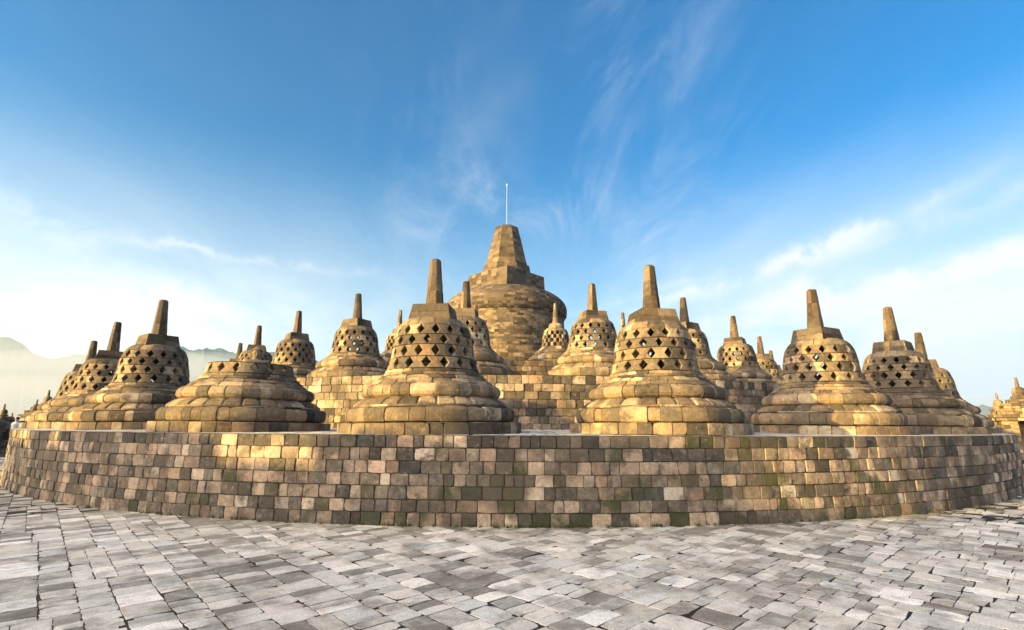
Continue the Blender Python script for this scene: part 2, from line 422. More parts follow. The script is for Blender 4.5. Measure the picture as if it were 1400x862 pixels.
# ---------------------------------------------------------------- the three curved retaining walls
def round_wall(name, label, c, Rr, z0, z1, ncourse, wid, arc, mat, mossy=False, bias=0., wob=0.008):
    mb = MB(); hs_ = [1+rnd.uniform(-.08, .08) for _ in range(ncourse)]; s = (z1-z0)/sum(hs_); z = z0
    ph = rnd.uniform(0, 6)
    for k in range(ncourse):
        zb = z+hs_[k]*s; top = k == ncourse-1
        def mf(a, k=k):
            if not mossy: return 0.0
            x = rnd.random(); lowf = (1.0-k/ncourse)
            d = math.exp(-((a-.02)/.22)**2)
            return rnd.uniform(.5, 1.0) if x < .06+.26*lowf*d+.09*lowf else 0.0
        amp = 0 if top or k == 0 else wob
        ring(mb, [(Rr, z), (Rr, zb)], wid, c[0], c[1], -arc, arc, bias=bias-(.10 if top and mossy else 0), dark=(.34 if top else .19), mossf=mf,
             zoff=(None if k == ncourse-1 else (lambda a, am=amp, q=ph+k: am*math.sin(a*9+q))), jit=.012, worn=.014, jd=.026, e=.009, cr=.014, vary=.38, rough=.004, ncol=2)
        z = zb
    # top edge of the coping turning inwards, and the packed core behind the stones
    revolve(mb, [(Rr-.03, z0-.05), (Rr-.03, z1-.02), (Rr-.3, z1-.02)], 160, c[0], c[1], -arc, arc, tone=.0)
    if arc < PI-.1: revolve(mb, [(Rr-.2, z0-.05), (Rr-.2, z1-.02)], 60, c[0], c[1], arc, 2*PI-arc, tone=.3)
    o = mb.build(name, mat); return tag(o, label, 'wall')
round_wall('retaining_wall', 'long curved lower wall of small mixed tan and grey blocks along the paving', C1, R1, -.02, Z1-.006, 7, .265, R(120), WALLM, mossy=True)
round_wall('retaining_wall', 'second curved block wall, between the front stupas and the raised stupas', C2, R2, 1.44, Z2-.006, 7, .30, R(110), WALLM)
round_wall('retaining_wall', 'small topmost curved block wall around the foot of the great stupa', C3, R3, 2.98, Z3-.006, 6, .34, R(150), STONE, bias=-.08)

# weeds rooted in the joint between wall and paving
mb = MB()
for k in range(150):
    a = rnd.gauss(.02, .30) if rnd.random() < .7 else rnd.uniform(-.8, .8)
    if abs(a) > .9: continue
    rr = R1+rnd.uniform(.015, .06); x, y = C1[0]+rr*math.sin(a), C1[1]-rr*math.cos(a)
    for b in range(rnd.randint(5, 14)):
        t = rnd.uniform(0, 2*PI); l = rnd.uniform(.02, .07); w_ = rnd.uniform(.002, .005); ln = rnd.uniform(.2, .9)
        bx, by = x+rnd.uniform(-.03, .03), y+rnd.uniform(-.02, .02); dx, dy = math.cos(t), math.sin(t)
        mb.grid([[(bx-dy*w_, by+dx*w_, -.005), (bx+dy*w_, by-dx*w_, -.005)], [(bx+dx*l*ln*.5-dy*w_, by+dy*l*ln*.5+dx*w_, l*.7), (bx+dx*l*ln*.5+dy*w_, by+dy*l*ln*.5-dx*w_, l*.7)],
                 [(bx+dx*l*ln, by+dy*l*ln, l), (bx+dx*l*ln+.001, by+dy*l*ln, l)]], .5, .5, 0)
o = mb.build('weeds', plain('weed_green', (.055, .075, .022), var=.3)); o['kind'] = 'stuff'

# ---------------------------------------------------------------- stupas
def stupa_base(t):
    mb = MB(); ring(mb, [(1.85, -.02), (1.85, .195)], .34, vary=.45, jit=.010, cr=.018)
    pl = [(1.84, .195), (1.5, .200)]; ring(mb, pl, .5, jit=.001, worn=.0, jd=.004, rough=.0)
    revolve(mb, [(1.81, -.02), (1.81, .17), (1.4, .18)], 40)
    mb.build('plinth', STONE, t)
    mb = MB()
    a = [(1.63, .205), (1.685, .228), (1.705, .28), (1.71, .36), (1.70, .42), (1.665, .465), (1.60, .487)]
    ring(mb, a, .37, vary=.5, bulge=.004, jit=.012, jd=.016, cr=.014, rough=.005)
    revolve(mb, [(1.58, .18), (1.64, .3), (1.64, .40), (1.5, .47)], 40)
    mb.build('lower_moulding', STONE, t)
    mb = MB()
    ring(mb, [(1.575, .488), (1.575, .525)], .42, vary=.3, jit=.004, jd=.01)
    petal_ring(mb, [(1.575, .527), (1.53, .57), (1.46, .62), (1.37, .665), (1.30, .675)], 28)
    revolve(mb, [(1.54, .44), (1.53, .53), (1.32, .64), (1.2, .65)], 40)
    mb.build('lotus_course', STONE, t)
    mb = MB()
    ring(mb, [(1.24, .665), (1.33, .672), (1.395, .715), (1.42, .77), (1.415, .83), (1.385, .885), (1.32, .925), (1.25, .94)], .34, vary=.5, bulge=.005, jit=.013, jd=.016, cr=.014, rough=.005)
    ring(mb, [(1.27, .942), (1.185, 1.030)], .34, vary=.45, jit=.010, cr=.012)
    ring(mb, [(1.165, 1.030), (1.09, 1.105)], .34, vary=.45, jit=.008, cr=.012)
    ring(mb, [(1.062, 1.105), (1.055, 1.165)], .36, vary=.45, jit=.007, cr=.010)
    ring(mb, [(1.00, 1.165), (.975, 1.238)], .36, vary=.45, jit=.006, cr=.010)
    revolve(mb, [(1.2, .62), (1.37, .77), (1.22, .90), (1.10, 1.03), (1.0, 1.10), (.90, 1.21)], 36)
    mb.build('upper_moulding', STONE, t)
def petal_ring(mb, prof, n):
    """lotus course: stones with a raised rounded petal outline"""
    pr = resample(prof, .014); nr = normals(pr); k0 = rnd.uniform(0, .2)
    for k in range(n):
        a0, a1 = k0+2*PI*k/n, k0+2*PI*(k+1)/n; rows = []; M = 10; off = rnd.uniform(-.005, .005)
        for i, (rr, z) in enumerate(pr):
            v = i/(len(pr)-1); row = []
            for j in range(M+1):
                u = j/M*2-1
                inside = abs(u) < math.sqrt(max(0, 1-v*v))*.93
                d = off + (.007 if inside else -.004)
                if j in (0, M) or i in (0, len(pr)-1): d = -.018
                R_ = rr+nr[i][0]*d; Z = z+nr[i][1]*d; a = a0+(a1-a0)*j/M
                row.append((R_*math.sin(a), -R_*math.cos(a), Z))
            rows.append(row)
        mb.grid(rows, tone_(.03), rnd.random(), 0.)
def bell_r(z):
    pts = [(1.235, .955), (1.36, .915), (1.48, .885), (1.725, .852), (1.93, .818), (2.06, .785), (2.155, .745), (2.24, .69)]
    for (za, ra), (zb, rb) in zip(pts, pts[1:]):
        if z <= zb: return ra+(rb-ra)*max(0, (z-za))/(zb-za)
    return pts[-1][1]
def lattice_row(mb, z0, z1, n, ph, rf, th=.19, half=.255, shape='diamond', broken=0.0, hz=.0):
    """a course of stones notched so that diamond openings are left between neighbours"""
    lv = [0, .05, .5, .95, 1.0]
    for k in range(n):
        if rnd.random() < broken: continue
        a0 = ph+2*PI*k/n; a1 = ph+2*PI*(k+1)/n; pit = a1-a0; hw0 = rnd.uniform(.9, 1.08)*half; hw1 = rnd.uniform(.9, 1.08)*half
        tone, hue = tone_(), rnd.random(); off = rnd.uniform(-.008, .008)
        O, I = [], []
        for i, v in enumerate(lv):
            z = z0+(z1-z0)*v; w_ = max(0, 1-abs(v-.5)/.45)
            if shape == 'diamond': l, rgt = a0+pit*(hw0*w_), a1-pit*(hw1*w_)
            else: l, rgt = a0+pit*.27, a1-pit*.27
            M = [0, .06, .36, .64, .94, 1]; ro, ri = [], []
            for j, u in enumerate(M):
                a = l+(rgt-l)*u; pull = .014 if (i in (0, 4) or j in (0, 5)) else rnd.uniform(-.003, .003)
                rr = rf(z)+off-pull
                ro.append((rr*math.sin(a), -rr*math.cos(a), z + (.003 if i == 0 else -.003 if i == 4 else 0)))
                q = rf(z)-th; ri.append((q*math.sin(a), -q*math.cos(a), z))
            O.append(ro); I.append(ri)
        mb.grid(O, tone, hue, 0); mb.grid(I, tone, hue, 0, flip=True)
        mb.grid([O[0], I[0]], tone, hue, 0, flip=True); mb.grid([O[-1], I[-1]], tone, hue, 0)
        mb.grid([[q[0] for q in O], [q[0] for q in I]], tone, hue, 0); mb.grid([[q[-1] for q in O], [q[-1] for q in I]], tone, hue, 0, flip=True)
ROWS = [(1.24, 1.478), (1.480, 1.722), (1.724, 1.928), (1.930, 2.150)]
def stupa(name, label, az_, d, z, yaw, sc=1.0, group=None, tier=1, n=16, holes=4, top=True):
    x, y, _ = at(az_, d); t = empty(name, (x, y, z), label, 'stupa', group, yaw, sc)
    t.rotation_euler = (rnd.uniform(-.012, .012), rnd.uniform(-.012, .012), yaw)
    stupa_base(t)
    mb = MB()
    for k in range(holes):
        a, b = ROWS[k]
        lattice_row(mb, a, b, n, (k % 2)*PI/n+.1, bell_r, broken=0)
    if top:
        ring(mb, [(.750, 2.152), (.715, 2.21), (.665, 2.265), (.60, 2.31), (.50, 2.35)], .36, vary=.3, jit=.006, ncol=3)
        revolve(mb, [(.56, 2.10), (.70, 2.155), (.655, 2.225), (.46, 2.32), (.30, 2.33)], 32)
        revolve(mb, [(.2, 2.12), (.56, 2.10)], 32)
    mb.build('bell', STONE, t)
    # inner floor of the bell
    mb = MB(); revolve(mb, [(.95, 1.19), (.02, 1.21)], 24, tone=.4); mb.build('chamber_floor', STONE, t)
    if top:
        mb = MB(); prism_faces(mb, 4, .625, .535, 2.30, 2.645, PI/4, 2, .36, dark=.3, bias=-.05, jit=.002, e=.006, jd=.008, worn=.006)
        mb.build('harmika', DARKM, t)
        mb = MB(); prism_faces(mb, 8, .205, .120, 2.625, 3.70, PI/8, 3, .5, jd=.008, e=.008, jit=.002, worn=.006, dark=.3, bias=-.05)
        prism_faces(mb, 8, .118, .085, 3.698, 3.725, PI/8, 1, .5, jd=.004, e=.006, jit=.0, worn=.002)
        mb.build('spire', DARKM, t)
    return t
def yaw_of(az_, d, c):
    x, y, _ = at(az_, d); return math.atan2(x-c[0], -(y-c[1]))*1.0
T1 = [  # azimuth, distance, scale, label
    (-8.6, 11.0, 1.0, 'large latticed stupa in the front row, left of the great stupa, with a statue inside'),
    (15.5, 11.6, 1.0, 'large sunlit latticed stupa in the front row, right of the great stupa'),
    (30.9, 15.2, .985, 'front row stupa crossed by a slanting shadow, sky showing through two of its openings'),
    (36.7, 18.7, .985, 'shaded front row stupa, third from the right end, half hidden by its neighbour'),
    (38.6, 23.6, .95, 'last stupa at the right end of the front row, mostly its spire showing'),
    (-34.7, 18.0, 1.0, 'latticed front row stupa just left of the broken open one'),
    (-38.0, 22.8, .99, 'second latticed stupa from the left end of the front row'),
    (-39.35, 27.5, .95, 'farthest stupa at the left end of the front row, only its edge and spire showing')]
T1[3] = (36.7, 18.7, .985, 'shaded front row stupa, second from the right end, half hidden by its neighbour')
G1 = 'latticed stupas of the front row'
for a, d, s, lb in T1:
    q = C1; x, y, _ = at(a, d)
    stupa('latticed_stupa', lb, a, d, Z1+.012, math.atan2(x-q[0], -(y-q[1])), s, G1)
# the broken, open stupa: only the lowest lattice course is left
x, y, _ = at(-26.8, 13.45)
e_ = stupa('broken_stupa', 'open broken stupa with only one lattice course, a stone head and shoulders rising from it', -26.8, 13.45, Z1+.012,
      math.atan2(x-C1[0], -(y-C1[1])), 1.0, None, holes=1, top=False)
mb = MB(); ring(mb, [(.72, 1.478), (.90, 1.484)][::-1], .34, jit=.001, jd=.004, worn=0, rough=0); mb.build('top_course', DARKM, e_)

# second tier: share the meshes of a few built variants
def clone(src, loc, rz, sc, label, group):
    c = src.copy(); col.objects.link(c); c.location = loc; c.rotation_euler = (0, 0, rz); c.scale = (sc,)*3
    c['label'] = label; c['group'] = group
    for ch in src.children:
        k = ch.copy(); col.objects.link(k); k.parent = c
    return c
G2 = 'latticed stupas of the second row'
T2 = [(-16.94, 20.9, 1.0, 'raised latticed stupa on the second wall, left of the large front stupa'),
      (-5.2, 18.2, 1.0, 'second row stupa directly in front of the left side of the great stupa'),
      (9.05, 18.6, 1.0, 'second row stupa at the right foot of the great stupa, golden lit base'),
      (18.85, 21.5, 1.0, 'second row stupa half hidden behind the sunlit large front stupa'),
      (23.66, 26.0, 1.0, 'second row stupa standing clear above the wall between two front stupas on the right'),
      (-22.92, 25.2, 1.0, 'second row stupa between the broken open stupa and the raised one'),
      (-26.5, 30.0, 1.0, 'far stupa seen behind the stone head of the broken stupa'),
      (-28.0, 34.5, .9, 'far stupa of which only the spire shows left of the stone head'),
      (25.95, 31.0, .93, 'far stupa right of the clear-standing second row stupa, partly hidden'),
      (26.85, 34.6, .84, 'farthest small stupa just left of the slant-shadowed front stupa')]
protos = []
for i, (a, d, s, lb) in enumerate(T2):
    x, y, _ = at(a, d); yw = math.atan2(x-C2[0], -(y-C2[1]))
    if i < 3: protos.append(stupa('latticed_stupa', lb, a, d, Z2+.012, yw, s, G2))
    else: clone(protos[i % 3], (x, y, Z2+.012), yw + i*PI/2, s, lb, G2)

# third tier: smaller, square openings, eight-sided cap
def bell3(z):
    pts = [(.86, .68), (1.1, .655), (1.45, .62), (1.62, .56), (1.72, .47)]
    for (za, ra), (zb, rb) in zip(pts, pts[1:]):
        if z <= zb: return ra+(rb-ra)*max(0, (z-za))/(zb-za)
    return pts[-1][1]
def small_stupa(label, a, d, yaw, sc):
    x, y, _ = at(a, d); t = empty('square_holed_stupa', (x, y, Z3+.01), label, 'stupa', 'small stupas of the top row', yaw, sc)
    mb = MB(); ring(mb, [(1.36, -.02), (1.36, .16)], .36); revolve(mb, [(1.33, -.02), (1.33, .14), (1.0, .15)], 32); mb.build('plinth', STONE, t)
    mb = MB()
    ring(mb, [(1.22, .165), (1.28, .22), (1.29, .30), (1.25, .37), (1.17, .40)], .34, bulge=.01)
    ring(mb, [(1.17, .402), (1.10, .46), (1.00, .50)], .34)
    ring(mb, [(.96, .502), (1.0, .55), (1.0, .61), (.95, .66), (.88, .68)], .32, bulge=.01)
    ring(mb, [(.88, .682), (.80, .76), (.70, .855)], .32)
    revolve(mb, [(1.2, .14), (1.25, .30), (1.08, .42), (.93, .5), (.96, .6), (.72, .8)], 32)
    mb.build('base_moulding', STONE, t)
    mb = MB()
    for k in range(4):
        z0 = .86+k*.185
        lattice_row(mb, z0, z0+.183, 14, k*PI/14, bell3, th=.15, shape='square')
    ring(mb, [(.575, 1.602), (.53, 1.68), (.45, 1.75), (.33, 1.79)], .3); revolve(mb, [(.5, 1.56), (.54, 1.605), (.40, 1.74), (.25, 1.76)], 28)
    for z0 in (.858, 1.043, 1.228, 1.413, 1.598):   # thin tie stones between the lattice courses
        ring(mb, [(bell3(z0)-.012, z0-.007), (bell3(z0)-.012, z0+.008)], .5, jd=.001, jit=0, worn=0, e=.003, rough=0)
    mb.build('bell', STONE, t)
    mb = MB(); prism_faces(mb, 8, .37, .31, 1.78, 2.02, PI/8, 1, .3); mb.build('harmika', STONE, t)
    mb = MB(); prism_faces(mb, 8, .15, .09, 2.015, 3.02, PI/8, 3, .4, jd=.006, e=.008, jit=.001, worn=.004); mb.build('spire', STONE, t)
    return t
s3 = small_stupa('small golden stupa with square openings against the right side of the great stupa', 4.94, 24.4, .3, 1.0)
for a, d, rz, lb in ((-12.51, 26.6, 1.2, 'small stupa with square openings seen just left of the large front stupa'),
                     (12.39, 26.9, 2.2, 'small stupa of which only the spire tip shows right of the great stupa'),
                     (-4.1, 24.9, 2.9, 'small stupa hidden behind a second row stupa, its spire tip before the great stupa')):
    x, y, _ = at(a, d); clone(s3, (x, y, Z3+.01), rz, 1.0, lb, 'small stupas of the top row')

# ---------------------------------------------------------------- the great stupa
gs = empty('great_stupa', (MAIN[0], MAIN[1], 0), 'huge solid central stupa with a drum, a dome and a broad eight-sided spire', 'stupa')
W = .42
def courses(mb, pts, mat=None, wid=W, **kw):
    for (ra, za), (rb, zb) in zip(pts, pts[1:]):
        ring(mb, [(ra, za), ((ra+rb)/2+.0, (za+zb)/2), (rb, zb)], wid, **kw)
mb = MB()
for rr, za, zb in ((4.9, 4.40, 4.66), (4.8, 4.66, 4.93), (4.35, 4.93, 5.16), (4.28, 5.16, 5.38), (4.0, 5.38, 5.6), (3.95, 5.6, 5.8)):
    ring(mb, [(rr, za), (rr, zb)], .45, jit=.012)
revolve(mb, [(4.82, 4.35), (4.76, 4.91), (4.25, 4.92), (4.22, 5.36), (3.92, 5.37), (3.90, 5.79), (3.3, 5.79)], 60, tone=.45)
mb.build('stepped_base', STONE, gs)
mb = MB()
zz_ = 5.8; k = 0
DR = [3.62, 3.64, 3.65, 3.64, 3.60, 3.57, 3.60, 3.63, 3.56, 3.55, 3.55, 3.54, 3.55, 3.54, 3.55, 3.56]
hh = (7.96-5.8)/len(DR)
for rr in DR:
    ring(mb, [(rr, zz_), (rr, zz_+hh)], .36, jit=.006, jd=.008, bias=-.12, dark=.16); zz_ += hh
revolve(mb, [(3.56, 5.78), (3.46, 6.8), (3.46, 7.95)], 70, tone=.1)
mb.build('drum', STONE, gs)
mb = MB()
ring(mb, [(3.56, 7.96), (3.62, 8.0), (3.65, 8.06)], .22, jit=.02, dark=.4, worn=.04)
ring(mb, [(3.66, 8.06), (3.70, 8.12), (3.70, 8.17)], .3, jit=.012, dark=.3)
DM = [(3.70, 8.17), (3.735, 8.33), (3.735, 8.50), (3.70, 8.66), (3.63, 8.82), (3.52, 8.97), (3.37, 9.12), (3.17, 9.27), (2.93, 9.41), (2.66, 9.53), (2.35, 9.63), (2.0, 9.70), (1.6, 9.74)]
for (ra, za), (rb, zb) in zip(DM, DM[1:]): ring(mb, [(ra, za), (rb, zb)], .34, jit=.004, jd=.006, worn=.004, bias=-.04, dark=.22, ncol=1)
revolve(mb, [(3.4, 7.93), (3.6, 8.1)] + [(a-.05, b-.03) for a, b in DM], 70)
mb.build('dome', DARKM, gs)
mb = MB()
prism_faces(mb, 4, 2.43, 2.36, 9.60, 10.76, 0.03, 5, .42, dark=.25, bias=-.02)
mb.build('harmika', DARKM, gs)
mb = MB()
prism_faces(mb, 8, 1.62, 1.50, 10.755, 11.30, PI/8+.03, 2, .42, dark=.25, cap=True)
mb.build('harmika_step', DARKM, gs)
mb = MB()
prism_faces(mb, 8, 1.46, .76, 11.0, 13.92, PI/8+.03, 13, .42, dark=.18, jit=.008)
prism_faces(mb, 8, .75, .55, 13.92, 14.02, PI/8+.03, 1, .42, dark=.25)
mb.build('spire', DARKM, gs)
mb = MB()
revolve(mb, [(.014, 14.0), (.011, 16.85), (.001, 16.86)], 10)
revolve(mb, [(.001, 16.84), (.04, 16.88), (.055, 16.95), (.04, 17.02), (.001, 17.06)], 10)
mb.build('lightning_rod', STEEL, gs)

# ---------------------------------------------------------------- seated statues
def skin_mesh(name, joints, edges, mat, parent=None, loc=(0, 0, 0), rz=0, sub=2):
    me = bpy.data.meshes.new(name); me.from_pydata([j[:3] for j in joints], edges, [])
    o = bpy.data.objects.new(name, me); col.objects.link(o); o.location = loc; o.rotation_euler = (0, 0, rz)
    if parent: o.parent = parent
    sk = o.modifiers.new('skin', 'SKIN'); sk.use_smooth_shade = True
    for i, j in enumerate(joints):
        d = me.skin_vertices[0].data[i]; rr = j[3]
        d.radius = rr if isinstance(rr, tuple) else (rr, rr); d.use_root = i == 0
    sb = o.modifiers.new('sub', 'SUBSURF'); sb.levels = sub; sb.render_levels = sub
    me.materials.append(mat); return o
def statue(label, loc, rz):
    J = [(0, 0, .16, .20), (0, 0, .36, .175), (0, -.005, .58, .21), (0, 0, .71, .15), (0, 0, .785, .080), (0, -.01, .85, .105), (0, -.005, .93, .112), (0, .005, 1.01, .085), (0, .01, 1.07, .045),
         (.235, 0, .71, .085), (.31, -.02, .48, .066), (.22, -.18, .27, .05), (.07, -.27, .26, .04),
         (-.235, 0, .71, .085), (-.31, -.02, .48, .066), (-.22, -.18, .27, .05), (-.07, -.27, .26, .04),
         (.24, -.12, .12, .12), (.44, -.20, .10, .085), (.15, -.36, .08, .07),
         (-.24, -.12, .12, .12), (-.44, -.20, .10, .085), (-.15, -.36, .08, .07)]
    Ed = [(0, 1), (1, 2), (2, 3), (3, 4), (4, 5), (5, 6), (6, 7), (7, 8), (2, 9), (9, 10), (10, 11), (11, 12), (2, 13), (13, 14), (14, 15), (15, 16), (0, 17), (17, 18), (18, 19), (0, 20), (20, 21), (21, 22)]
    t = empty('seated_statue', loc, label, 'statue', None, rz)
    b = skin_mesh('figure', J, Ed, STATUE, t)
    def lump(c, rx, ry, rz_):
        rows = []
        for i in range(7):
            th = PI*i/6
            rows.append([(c[0]+rx*math.sin(th)*math.cos(2*PI*k/10), c[1]+ry*math.sin(th)*math.sin(2*PI*k/10), c[2]-rz_*math.cos(th)) for k in range(10)])
        mb.grid(rows, .4, .5, 0, close=True)
    for nm_, c_, a_, b_, d_ in (('nose', (0, -.118, .875), .016, .022, .035), ('mouth', (0, -.110, .825), .030, .014, .010), ('eye', (-.042, -.105, .905), .024, .012, .010),
                                ('eye', (.042, -.105, .905), .024, .012, .010), ('ear', (-.108, 0, .87), .014, .028, .060), ('ear', (.108, 0, .87), .014, .028, .060)):
        mb = MB(); lump(c_, a_, b_, d_); mb.build(nm_, STATUE, t)
    mb = MB()
    for i in range(5):          # rows of tight curls over the skull
        el_ = R(18+i*17); nn = max(4, int(22*math.cos(el_)))
        for k in range(nn):
            a = 2*PI*(k+.5*(i % 2))/nn
            if math.cos(a) > .35 and i == 0: continue
            lump((.112*math.cos(el_)*math.sin(a), -.005-.112*math.cos(el_)*math.cos(a), .925+.115*math.sin(el_)), .017, .017, .015)
    mb.build('hair_curls', STATUE, t)
    return t
x, y, _ = at(-26.45, 13.35)
statue('weathered seated stone figure rising bare from the open broken stupa', (x, y, Z1+.012+1.19-.33), R(26))
for d_, (a, d) in (('stone figure sitting inside the large front stupa left of the great stupa', (-8.45, 11.0)),):
    x, y, _ = at(a, d); statue(d_, (x, y, Z1+.012+1.21), R(8))

# ---------------------------------------------------------------- balustrade and its shrines
def box_courses(mb, x0, y0, x1, y1, z0, z1, ch, wid, mat=None, **kw):
    n = max(1, round((z1-z0)/ch))
    for c in range(n):
        za = z0+(z1-z0)*c/n; zb = z0+(z1-z0)*(c+1)/n
        for A, B, nn in (((x0, y0), (x1, y0), (0, -1, 0)), ((x1, y0), (x1, y1), (1, 0, 0)), ((x1, y1), (x0, y1), (0, 1, 0)), ((x0, y1), (x0, y0), (-1, 0, 0))):
            l = math.hypot(B[0]-A[0], B[1]-A[1]); m_ = max(1, round(l/wid))
            for q in range(m_):
                u0, u1 = q/m_, (q+1)/m_
                a = (A[0]+(B[0]-A[0])*u0, A[1]+(B[1]-A[1])*u0); b = (A[0]+(B[0]-A[0])*u1, A[1]+(B[1]-A[1])*u1)
                flat_block(mb, (*a, za), (*b, za), (*b, zb), (*a, zb), nn, **kw)
    e = .02
    mb.poly([(x0+e, y0+e, z1-.001), (x1-e, y0+e, z1-.001), (x1-e, y1-e, z1-.001), (x0+e, y1-e, z1-.001)], .4)
    mb.poly([(x0+e, y0+e, z0+.001), (x0+e, y1-e, z0+.001), (x1-e, y1-e, z0+.001), (x1-e, y0+e, z0+.001)], .4)
def finial(mb, x, y, z, s, wid=.2):
    ring(mb, [(.30*s, z), (.34*s, z+.08*s), (.30*s, z+.16*s)], wid, x, y)
    ring(mb, [(.24*s, z+.16*s), (.27*s, z+.34*s), (.22*s, z+.50*s), (.10*s, z+.58*s)], wid, x, y)
    prism_faces(mb, 8, .085*s, .05*s, z+.55*s, z+1.02*s, 0, 1, .3, loc=(x, y), jd=.005)
def shrine(label, loc, rz, sc=1.0, twin=False, group='shrines standing on the outer balustrade'):
    t = empty('niche_shrine', loc, label, 'shrine', group, rz, sc)
    mb = MB(); W2 = 1.05
    box_courses(mb, -W2-.15, -.75, W2+.15, .75, 0, .28, .14, .4); box_courses(mb, -W2-.02, -.66, W2+.02, .66, .28, .50, .11, .4)
    mb.build('base', STONE, t)
    mb = MB()
    box_courses(mb, -W2+.12, -.55, -.34, .55, .5, 1.42, .18, .34, jit=.015); box_courses(mb, .34, -.55, W2-.12, .55, .5, 1.42, .18, .34, jit=.015)
    box_courses(mb, -.34, .15, .34, .5, .5, 1.42, .18, .34)
    mb.build('body', STONE, t)
    mb = MB(); box_courses(mb, -W2-.05, -.68, W2+.05, .68, 1.42, 1.56, .14, .36, jit=.03); box_courses(mb, -W2-.16, -.76, W2+.16, .76, 1.56, 1.70, .14, .30, jit=.035)
    box_courses(mb, -W2+.05, -.58, W2-.05, .58, 1.70, 1.98, .14, .30, jit=.03); box_courses(mb, -.72, -.46, .72, .46, 1.98, 2.22, .12, .3, jit=.03)
    box_courses(mb, -.45, -.34, .45, .34, 2.22, 2.40, .1, .26, jit=.02)
    mb.build('roof', STONE, t)
    mb = MB(); finial(mb, 0, 0, 2.40, 1.0); mb.build('finial', STONE, t)
    for s in (-1, 1):
        mb = MB(); finial(mb, s*.80, 0, 1.98, .72); mb.build('finial', STONE, t)
    return t
sh = shrine('golden lit stone shrine with small finials beyond the right end of the lower wall', (*at(44.3, 34.0)[:2], 0.55), R(-30), 1.0)
# walls of the balustrade around the square plateau
def balustrade(label, A, B, h, th=.9, z=0.0):
    dx, dy = B[0]-A[0], B[1]-A[1]; l = math.hypot(dx, dy)
    mb = MB(); box_courses(mb, 0, -th/2, l, th/2, -.02, h-.2, .24, .5, jit=.012); box_courses(mb, -.05, -th/2-.08, l+.05, th/2+.08, h-.2, h, .2, .45, jit=.015)
    o = mb.build('balustrade', WALLM); o.location = (A[0], A[1], z); o.rotation_euler = (0, 0, math.atan2(dy, dx))
    return tag(o, label, 'balustrade')
balustrade('grey stone balustrade low behind the left end of the terraces', (-30.5, 16), (-30.5, 56), 1.78)
balustrade('low stone balustrade under the shrine beyond the right end of the wall', (27.5, 8), (27.5, 50), 1.25)
PT = [(8.9, 7.4, 2.52), (7.4, 6.1, 2.56), (6.1, 5.1, 3.12), (5.1, 4.3, 2.80), (4.3, .5, 3.56), (.5, -.2, 3.10), (-.2, -1.3, 3.28), (-1.3, -2.8, 4.08), (-2.8, -4.4, 4.45), (-4.4, -6.1, 3.62), (-5.9, -6.6, 4.0), (-6.6, -27, 4.7)]  # added masonry out of view, step heights set to shape its cast shade
mb = MB()
for ya, yb, zt in PT: box_courses(mb, -24.95, yb, -24.05, ya, -.02, zt, .26, .6, jit=.012)
o = mb.build('sun_blocker', WALLM); tag(o, 'unseen stepped stone parapet along the far side of the open paving', 'sun_blocker')
def cl_shrine(x, y, z, rz, sc, lb): clone(sh, (x, y, z), rz, sc, lb, 'shrines standing on the outer balustrade')
cl_shrine(-30.2, 34.0, .62, R(90), .92, 'dark stepped shrine with a thin finial beyond the left end of the front row')
cl_shrine(-30.2, 31.2, .30, R(90), .72, 'low dark worn shrine further left of the stepped one, on the left balustrade')

# ---------------------------------------------------------------- one visitor beyond the left end of the terrace
pl = at(-43.2, 42.0)
vt = empty('person', (pl[0], pl[1], .22), 'tiny standing person in a white shirt beyond the left end of the lower wall', 'person')
J = [(0, 0, .95, .13), (0, 0, 1.15, .13), (0, 0, 1.36, (.17, .11)), (0, 0, 1.48, .055), (0, -.01, 1.58, .085), (0, -.01, 1.68, .085),
     (.19, 0, 1.38, .05), (.23, .01, 1.12, .042), (.24, -.05, .88, .035), (.245, -.07, .80, .03), (-.19, 0, 1.38, .05), (-.23, .01, 1.12, .042), (-.24, -.05, .88, .035), (-.245, -.07, .80, .03),
     (.09, 0, .86, .085), (.10, -.01, .48, .06), (.10, .01, .09, .045), (.10, -.13, .04, .04), (-.09, 0, .86, .085), (-.10, -.01, .48, .06), (-.10, .01, .09, .045), (-.10, -.13, .04, .04)]
Ed = [(0, 1), (1, 2), (2, 3), (3, 4), (4, 5), (2, 6), (6, 7), (7, 8), (8, 9), (2, 10), (10, 11), (11, 12), (12, 13), (0, 14), (14, 15), (15, 16), (16, 17), (0, 18), (18, 19), (19, 20), (20, 21)]
skin_mesh('body', J, Ed, SKIN, vt)
mb = MB(); box_courses(mb, -.6, -.4, .6, .4, -.42, 0, .2, .4); mb.build('stone_step', STONE, vt)
mb = MB(); revolve(mb, [(.155, .84), (.17, 1.0), (.165, 1.15), (.20, 1.34), (.15, 1.44), (.075, 1.49)], 20, tone=.8); mb.build('shirt', SHIRT, vt)
for s in (-1, 1):
    mb = MB(); revolve(mb, [(.052, 1.08), (.062, 1.25), (.072, 1.40), (.02, 1.44)], 12, s*.215, 0, tone=.8); mb.build('sleeve', SHIRT, vt)
    mb = MB(); revolve(mb, [(.075, .07), (.085, .48), (.115, .88)], 14, s*.095, 0); mb.build('trouser_leg', TROUSER, vt)
mb = MB(); revolve(mb, [(.088, 1.62), (.100, 1.67), (.092, 1.73), (.05, 1.765), (.001, 1.775)], 14, 0, .012); mb.build('hair', HAIR, vt)

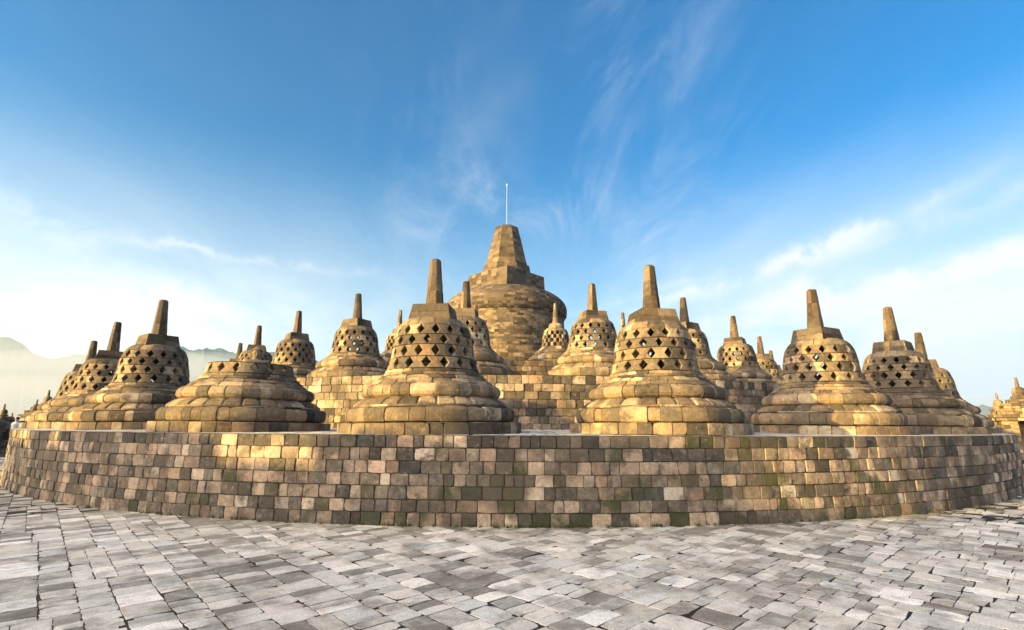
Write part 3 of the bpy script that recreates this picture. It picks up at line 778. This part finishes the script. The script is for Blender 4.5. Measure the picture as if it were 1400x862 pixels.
# ---------------------------------------------------------------- hills in the distance
def ridge(name, pts, dist, depth, zb, seed):
    rr = random.Random(seed); mb = MB(); a0, a1 = pts[0][0], pts[-1][0]; n = 260; rows = [[] for _ in range(9)]
    from mathutils import noise as mn
    for k in range(n+1):
        a = a0+(a1-a0)*k/n
        for (aa, ea), (ab, eb) in zip(pts, pts[1:]):
            if aa <= a <= ab:
                u = (a-aa)/(ab-aa); u = u*u*(3-2*u); e = ea+(eb-ea)*u; break
        H = EYE + dist*e - zb
        for i in range(9):
            v = i/8            # 0 front foot, .6 crest, 1 behind
            d = dist + (v-.6)*depth
            hv = math.sin(min(1, v/.6)*PI/2)**1.3 if v < .6 else 1-(v-.6)*.9
            nz = mn.fractal(Vector((a*.5, v*3, seed)), .7, 2.1, 6)*H*.055 + (rr.uniform(-1, 1)*dist*.0011 if i in (4, 5, 6) else 0)
            x_, y_, _ = at(a, d)
            rows[i].append((x_, y_, zb+max(0, H*hv + (nz if hv > .2 else 0))))
    mb.grid(rows, .4, .5, 0, flip=True)
    o = mb.build(name, FOREST, smooth_=True); o['kind'] = 'structure'; return o
ridge('hills', [(-56, .10), (-50, .128), (-46.5, .123), (-44.5, .112), (-42.4, .0935), (-40.8, .0985), (-38, .106), (-34, .118), (-30.4, .1245), (-27.5, .121), (-24, .123), (-21.4, .119), (-17, .100), (-12, .080), (-6, .05), (0, .02)], 3000, 1500, -34, 3.0)
ridge('hills', [(34, .004), (38, .010), (40.4, .016), (41.2, .026), (42.05, .034), (42.9, .028), (44, .022), (47, .014), (56, .008)], 3400, 600, -34, 8.0)

# ---------------------------------------------------------------- the air
HZ = bpy.data.materials.new('air'); HZ.use_nodes = True; T = HZ.node_tree
for n_ in list(T.nodes): T.nodes.remove(n_)
ov = T.nodes.new('ShaderNodeOutputMaterial'); pv = T.nodes.new('ShaderNodeVolumePrincipled')
pv.inputs['Color'].default_value = (.40, .68, 1.0, 1); pv.inputs['Density'].default_value = 0.00013; pv.inputs['Anisotropy'].default_value = 0.2
T.links.new(pv.outputs[0], ov.inputs['Volume'])
mb = MB(); x0, x1, y0, y1, z0, z1 = -3900, 3600, -250, 3900, -35.2, 430
vs = [(x, y, z) for z in (z0, z1) for x, y in ((x0, y0), (x1, y0), (x1, y1), (x0, y1))]
for q in ((3, 2, 1, 0), (4, 5, 6, 7), (0, 1, 5, 4), (1, 2, 6, 5), (2, 3, 7, 6), (3, 0, 4, 7)): mb.poly([vs[i] for i in q])
o = mb.build('haze', HZ, smooth_=False); o['kind'] = 'stuff'
# mist lying in the valley before the hills: flat lens-shaped banks
MI = HZ.copy(); MI.name = 'valley_mist'
MI.node_tree.nodes['Principled Volume'].inputs['Density'].default_value = 0.00042
MI.node_tree.nodes['Principled Volume'].inputs['Color'].default_value = (.82, .90, 1.0, 1)
for a, d, rx, rz_, zc_ in ((-44, 2250, 1200, 270, -20), (-30, 2350, 1100, 275, -20), (-36, 2000, 900, 150, -20), (43, 2400, 800, 130, -20)):
    x, y, _ = at(a, d); mb = MB()
    pr = [(rx*math.cos(t), zc_+rz_*math.sin(t)) for t in [R(-4)+ (PI/2+R(4)-.01)*k/16 for k in range(17)]]
    pr[0] = (pr[0][0], -33.0) if pr[0][1] < -33 else pr[0]
    revolve(mb, [(0.01, pr[0][1])]+pr+[(0.01, zc_+rz_)], 48, x, y)
    o = mb.build('mist', MI); o['kind'] = 'stuff'
bpy.context.view_layer.update()
